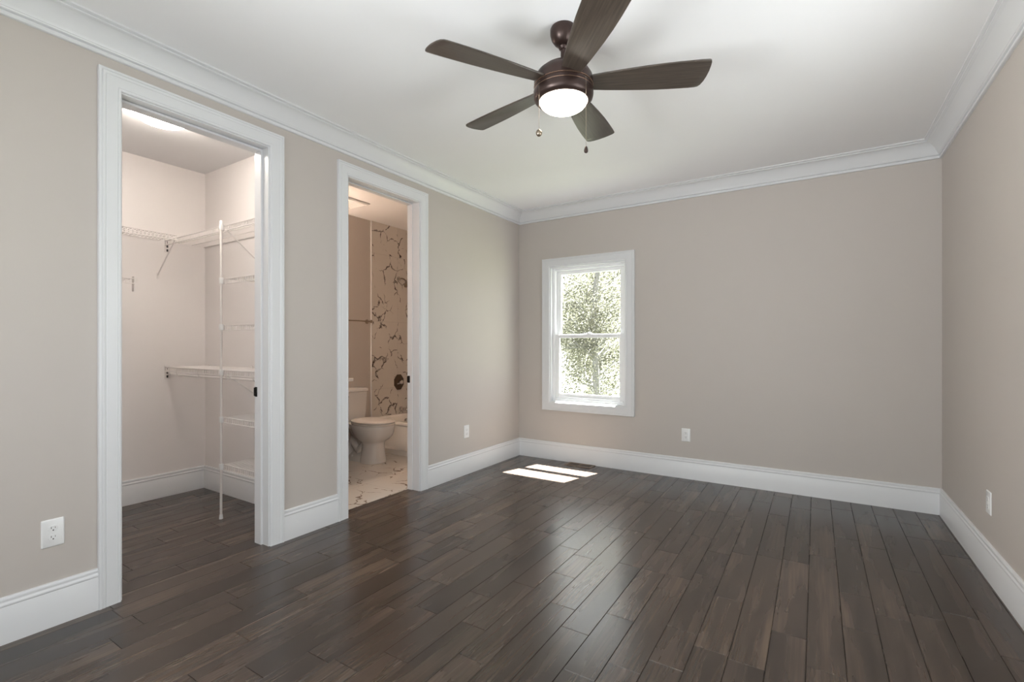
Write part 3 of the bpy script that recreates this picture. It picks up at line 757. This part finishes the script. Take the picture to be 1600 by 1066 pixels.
def plumbing():
    r = thing('shower_valve', 'round bronze-toned shower valve plate on the marble tile', 'shower valve', (PXW,-0.250,0.776))
    mb = MB()
    ring = lambda s, x: [(x, s*0.088*math.cos(2*PI*k/8+PI/8), s*0.105*math.sin(2*PI*k/8+PI/8)) for k in range(8)]
    mb.loft([ring(1.0,0.0),ring(1.0,0.006),ring(0.90,0.012),ring(0.3,0.016)],True,True); mb.build('valve_plate', M['dark_nickel'], r, bevel=0.002)
    mb = MB(); mb.lathe([(0.030,0.014),(0.028,0.040),(0.026,0.056),(0.018,0.062)],axis='x',n=24); mb.tube([(0.050,0,0),(0.056,-0.03,-0.010),(0.058,-0.075,-0.016)],[0.011,0.009,0.008],10); mb.build('lever_handle', M['chrome'], r, smooth=45)
    r = thing('tub_spout', 'polished tub spout below the shower valve', 'tub spout', (PXW,-0.215,0.425))
    mb = MB(); mb.lathe([(0.036,0.0),(0.036,0.006),(0.026,0.012)],axis='x',n=24); mb.tube([(0.01,0,0),(0.06,0,0.004),(0.11,0,0.0),(0.135,0,-0.016),(0.140,0,-0.030)],[0.024,0.026,0.026,0.024,0.020],14)
    mb.build('spout', M['chrome'], r, smooth=45)
    mb = MB(); mb.lathe([(0.005,0.024),(0.005,0.040),(0.008,0.044),(0.006,0.050)],(0.105,0,0),n=12); mb.build('diverter_knob', M['chrome'], r, smooth=45)
    r = thing('overhead_shower', 'bronze-toned shower head on a short bent arm high on the tile', 'shower head', (PXW,-0.250,2.095))
    mb = MB(); mb.lathe([(0.032,0.0),(0.030,0.006),(0.014,0.010)],axis='x',n=24); mb.build('flange', M['chrome'], r, smooth=45)
    mb = MB(); mb.tube([(0.005,0,0),(0.06,0,0.004),(0.10,0.0,-0.012),(0.130,0,-0.040)],0.010,10); mb.build('shower_arm', M['nickel'], r, smooth=45)
    mb = MB(); mb.lathe([(0.014,0.0),(0.020,-0.012),(0.045,-0.040),(0.055,-0.052),(0.055,-0.060),(0.048,-0.062)],n=28)
    o = mb.build('spray_head', M['nickel'], r, smooth=45); o.location = (0.128,0,-0.036); o.rotation_euler = (0,-0.65,0)
    r = thing('towel_bar', 'nickel towel bar on the taupe bathroom wall above the toilet tank', 'towel bar', (-1.67,-1.055,1.528))
    for s in (-1,1):
        mb = MB(); mb.lathe([(0.026,0.0),(0.026,0.008),(0.018,0.014),(0.012,0.030),(0.012,0.062),(0.018,0.068),(0.018,0.082),(0.010,0.088)],(0,s*0.30,0),'x',20); mb.build('post', M['nickel'], r, smooth=45)
    mb = MB(); mb.tube([(0.075,-0.298,0),(0.075,0.298,0)],0.008,12); mb.build('bar', M['nickel'], r, smooth=60)
plumbing()
def make_vent():
    r = thing('exhaust_vent', 'square white exhaust fan grille on the bathroom ceiling', 'ceiling vent', (-1.28,-1.335,RH))
    w = 0.155
    mb = MB()
    rg = lambda s, z: [(s,s,z),(-s,s,z),(-s,-s,z),(s,-s,z)]
    mb.loft([rg(w,0),rg(w,-0.010),rg(w-0.012,-0.020),rg(w-0.028,-0.020),rg(w-0.032,-0.006)],True,True); mb.build('grille_frame', M['plastic'], r)
    mb = MB()
    for k in range(12):
        y = -w+0.035+(2*w-0.07)*k/11; mb.box((-w+0.03,y-0.004,-0.017),(w-0.03,y+0.004,-0.006))
    mb.build('louver', M['plastic'], r)
make_vent()
def make_vanity():
    x1, y1, y0, zt = -1.01, -1.489, -2.44, 0.92
    r = thing('bathroom_vanity', 'white vanity counter edge peeking past the bathroom door casing', 'vanity', (-1.67,y1,0.0006))
    mb = MB(); mb.box((0.001,y0-y1,zt-0.032),(x1+1.67,0,zt)); mb.build('countertop', M['counter'], r, bevel=0.003)
    cb = MB(); cb.box((0.001,y0-y1,0.09),(x1+1.67-0.055,-0.036,zt-0.033)); cb.box((0.001,y0-y1,0.0),(x1+1.67-0.12,-0.036,0.09)); cab = cb.build('cabinet', M['vanity'], r)
    W = abs(y0-y1)-0.04
    for k in range(2):
        a = -0.045-W/2*k; mb = MB(); mb.box((x1+1.67-0.055,a-W/2+0.012,0.11),(x1+1.67-0.037,a,zt-0.05)); d = mb.build('door', M['vanity'], r, bevel=0.002)
        mb = MB(); kx = x1+1.67-0.037; ky = (a-W/2+0.05) if k==0 else (a-0.04)
        mb.lathe([(0.006,0),(0.006,0.014),(0.013,0.020),(0.010,0.026)],(kx,ky,0.72),'x',14); mb.build('knob', M['nickel'], d, smooth=45)
make_vanity()
def make_vanity_light():
    r = thing('vanity_light', 'frosted globe wall light above the bathroom counter', 'wall light', (-1.67,-1.98,2.10))
    mb = MB(); mb.rbox((0,-0.24,-0.05),(0.025,0.24,0.05),0.008); mb.build('back_plate', M['nickel'], r, smooth=45)
    for k in (-1,0,1):
        mb = MB(); mb.tube([(0.02,k*0.17,0),(0.09,k*0.17,0),(0.11,k*0.17,0.02)],0.008,8); mb.build('arm', M['nickel'], r, smooth=45)
        mb = MB(); mb.lathe([(0.022,0.02),(0.040,0.035),(0.055,0.08),(0.058,0.12),(0.050,0.13)],(0.11,k*0.17,0),n=24); mb.build('shade', M['glow_bath'], r, smooth=45)
M['glow_bath'] = emit('lit_vanity_shade', (1.0, 0.74, 0.56, 1), 105.0)
make_vanity_light()

# ------------------------------------------------------------------ outside: ground and woodland
mb = MB(); mb.box((-40,3,-3.4),(40,70,-3.2)); struct(mb.build('ground', mat('lawn', srgb(58,62,42), 0.9, var=0.3, vscale=1.5)))
def leaf_material(name, c):
    m = mat(name, c, 0.6, spec=0.2, var=0.35, vscale=1.7)
    N = m.node_tree.nodes; L = m.node_tree.links; b = N['Principled BSDF']
    t = N.new('ShaderNodeBsdfTranslucent'); x = N.new('ShaderNodeMixShader'); x.inputs[0].default_value = 0.5
    L.new(b.inputs['Base Color'].links[0].from_socket, t.inputs['Color'])
    L.new(b.outputs[0], x.inputs[1]); L.new(t.outputs[0], x.inputs[2]); L.new(x.outputs[0], N['Material Output'].inputs['Surface'])
    return m
LM = [leaf_material('spring_leaf', (0.104,0.106,0.074,1)), leaf_material('pale_leaf', (0.112,0.110,0.086,1))]
BK = mat('grey_bark', (0.15,0.15,0.14,1), 0.9, var=0.35, vscale=9, bump=0.5, bscale=30)
def make_tree(label, x, y, h, r, nb, nl, seed, spread, group=None, ls=1.0):
    rnd = random.Random(seed)
    root = thing('woodland_tree', label, 'tree', (x,y,-3.2), group)
    mb = MB()
    pts = [(rnd.uniform(-0.03,0.03)*k, rnd.uniform(-0.03,0.03)*k, h*k/8) for k in range(9)]
    mb.tube(pts, [r*(1-0.08*k) for k in range(9)], 10); tips = []
    for b in range(nb):
        t = rnd.triangular(0.08,0.85,0.32); z = h*t; a = rnd.uniform(0,2*PI); ln = spread*(1.15-0.55*t)*rnd.uniform(0.6,1.1)
        k = t*8; i = int(k); p0 = Vector(pts[i]).lerp(Vector(pts[min(8,i+1)]), k-i)
        d = Vector((math.cos(a), math.sin(a), rnd.uniform(-0.1,0.75))).normalized()
        P = [p0]
        for s in range(4):
            d = (d + Vector((rnd.uniform(-.25,.25),rnd.uniform(-.25,.25),rnd.uniform(-.2,.25)))).normalized(); P.append(P[-1]+d*ln/4)
        r0 = r*0.24*(1.2-t)
        mb.tube(P, [r0,r0*0.75,r0*0.55,r0*0.38,r0*0.2], 5); tips += P[1:]
        for s in range(6):
            q = P[rnd.randint(1,4)]; e = (d + Vector((rnd.uniform(-1,1),rnd.uniform(-1,1),rnd.uniform(-.6,.8)))).normalized()
            l2 = ln*rnd.uniform(0.2,0.5); Q = [q, q+e*l2*0.5+Vector((0,0,rnd.uniform(-.05,.08))), q+e*l2]
            mb.tube(Q, [r0*0.35,r0*0.25,r0*0.12], 4); tips += Q[1:]
    mb.build('trunk', BK, root, smooth=60)
    lf = MB()
    for k in range(nl):
        c = rnd.choice(tips) + Vector((rnd.gauss(0,0.20),rnd.gauss(0,0.20),rnd.gauss(0,0.18)))
        n = Vector((rnd.gauss(0,1),rnd.gauss(0,1),rnd.gauss(0,1)+0.4)).normalized(); a = n.orthogonal().normalized(); b = n.cross(a)
        s = rnd.uniform(0.022,0.05)*ls; o = len(lf.v)
        lf.v += [tuple(c-a*s), tuple(c-b*s*0.55+n*s*0.1), tuple(c+a*s*1.1), tuple(c+b*s*0.55+n*s*0.1)]; lf.face((o,o+1,o+2,o+3), rnd.random()<0.4)
    o = lf.build('foliage', LM, root)
    return root
make_tree('nearest tree outside the window with a thick straight grey trunk', -3.05, 9.7, 12.0, 0.13, 90, 26000, 3, 2.2)
G = 'woodland trees behind the nearest trunk outside the window'
lbl = 'pale green woodland tree standing behind the nearest trunk outside the window'
for i, (x, y, h, r, sp, nl, ls) in enumerate(((-5.35,15.6,12,0.07,2.2,34000,1.1),(-8.1,20.8,13,0.10,2.3,32000,1.4),(-2.4,21.0,12,0.10,2.3,9000,1.5),(-10.6,26.8,13,0.11,2.4,28000,1.8),(0.4,16.0,12,0.10,2.2,9000,1.3),(-8.9,10.4,12,0.10,2.2,9000,1.3),(-5.0,27.2,13,0.11,2.4,9000,1.9),(2.8,10.0,11,0.10,2.2,9000,1.3))):
    make_tree(lbl, x, y, h, r, 75, nl, 20+i, sp, G, ls)
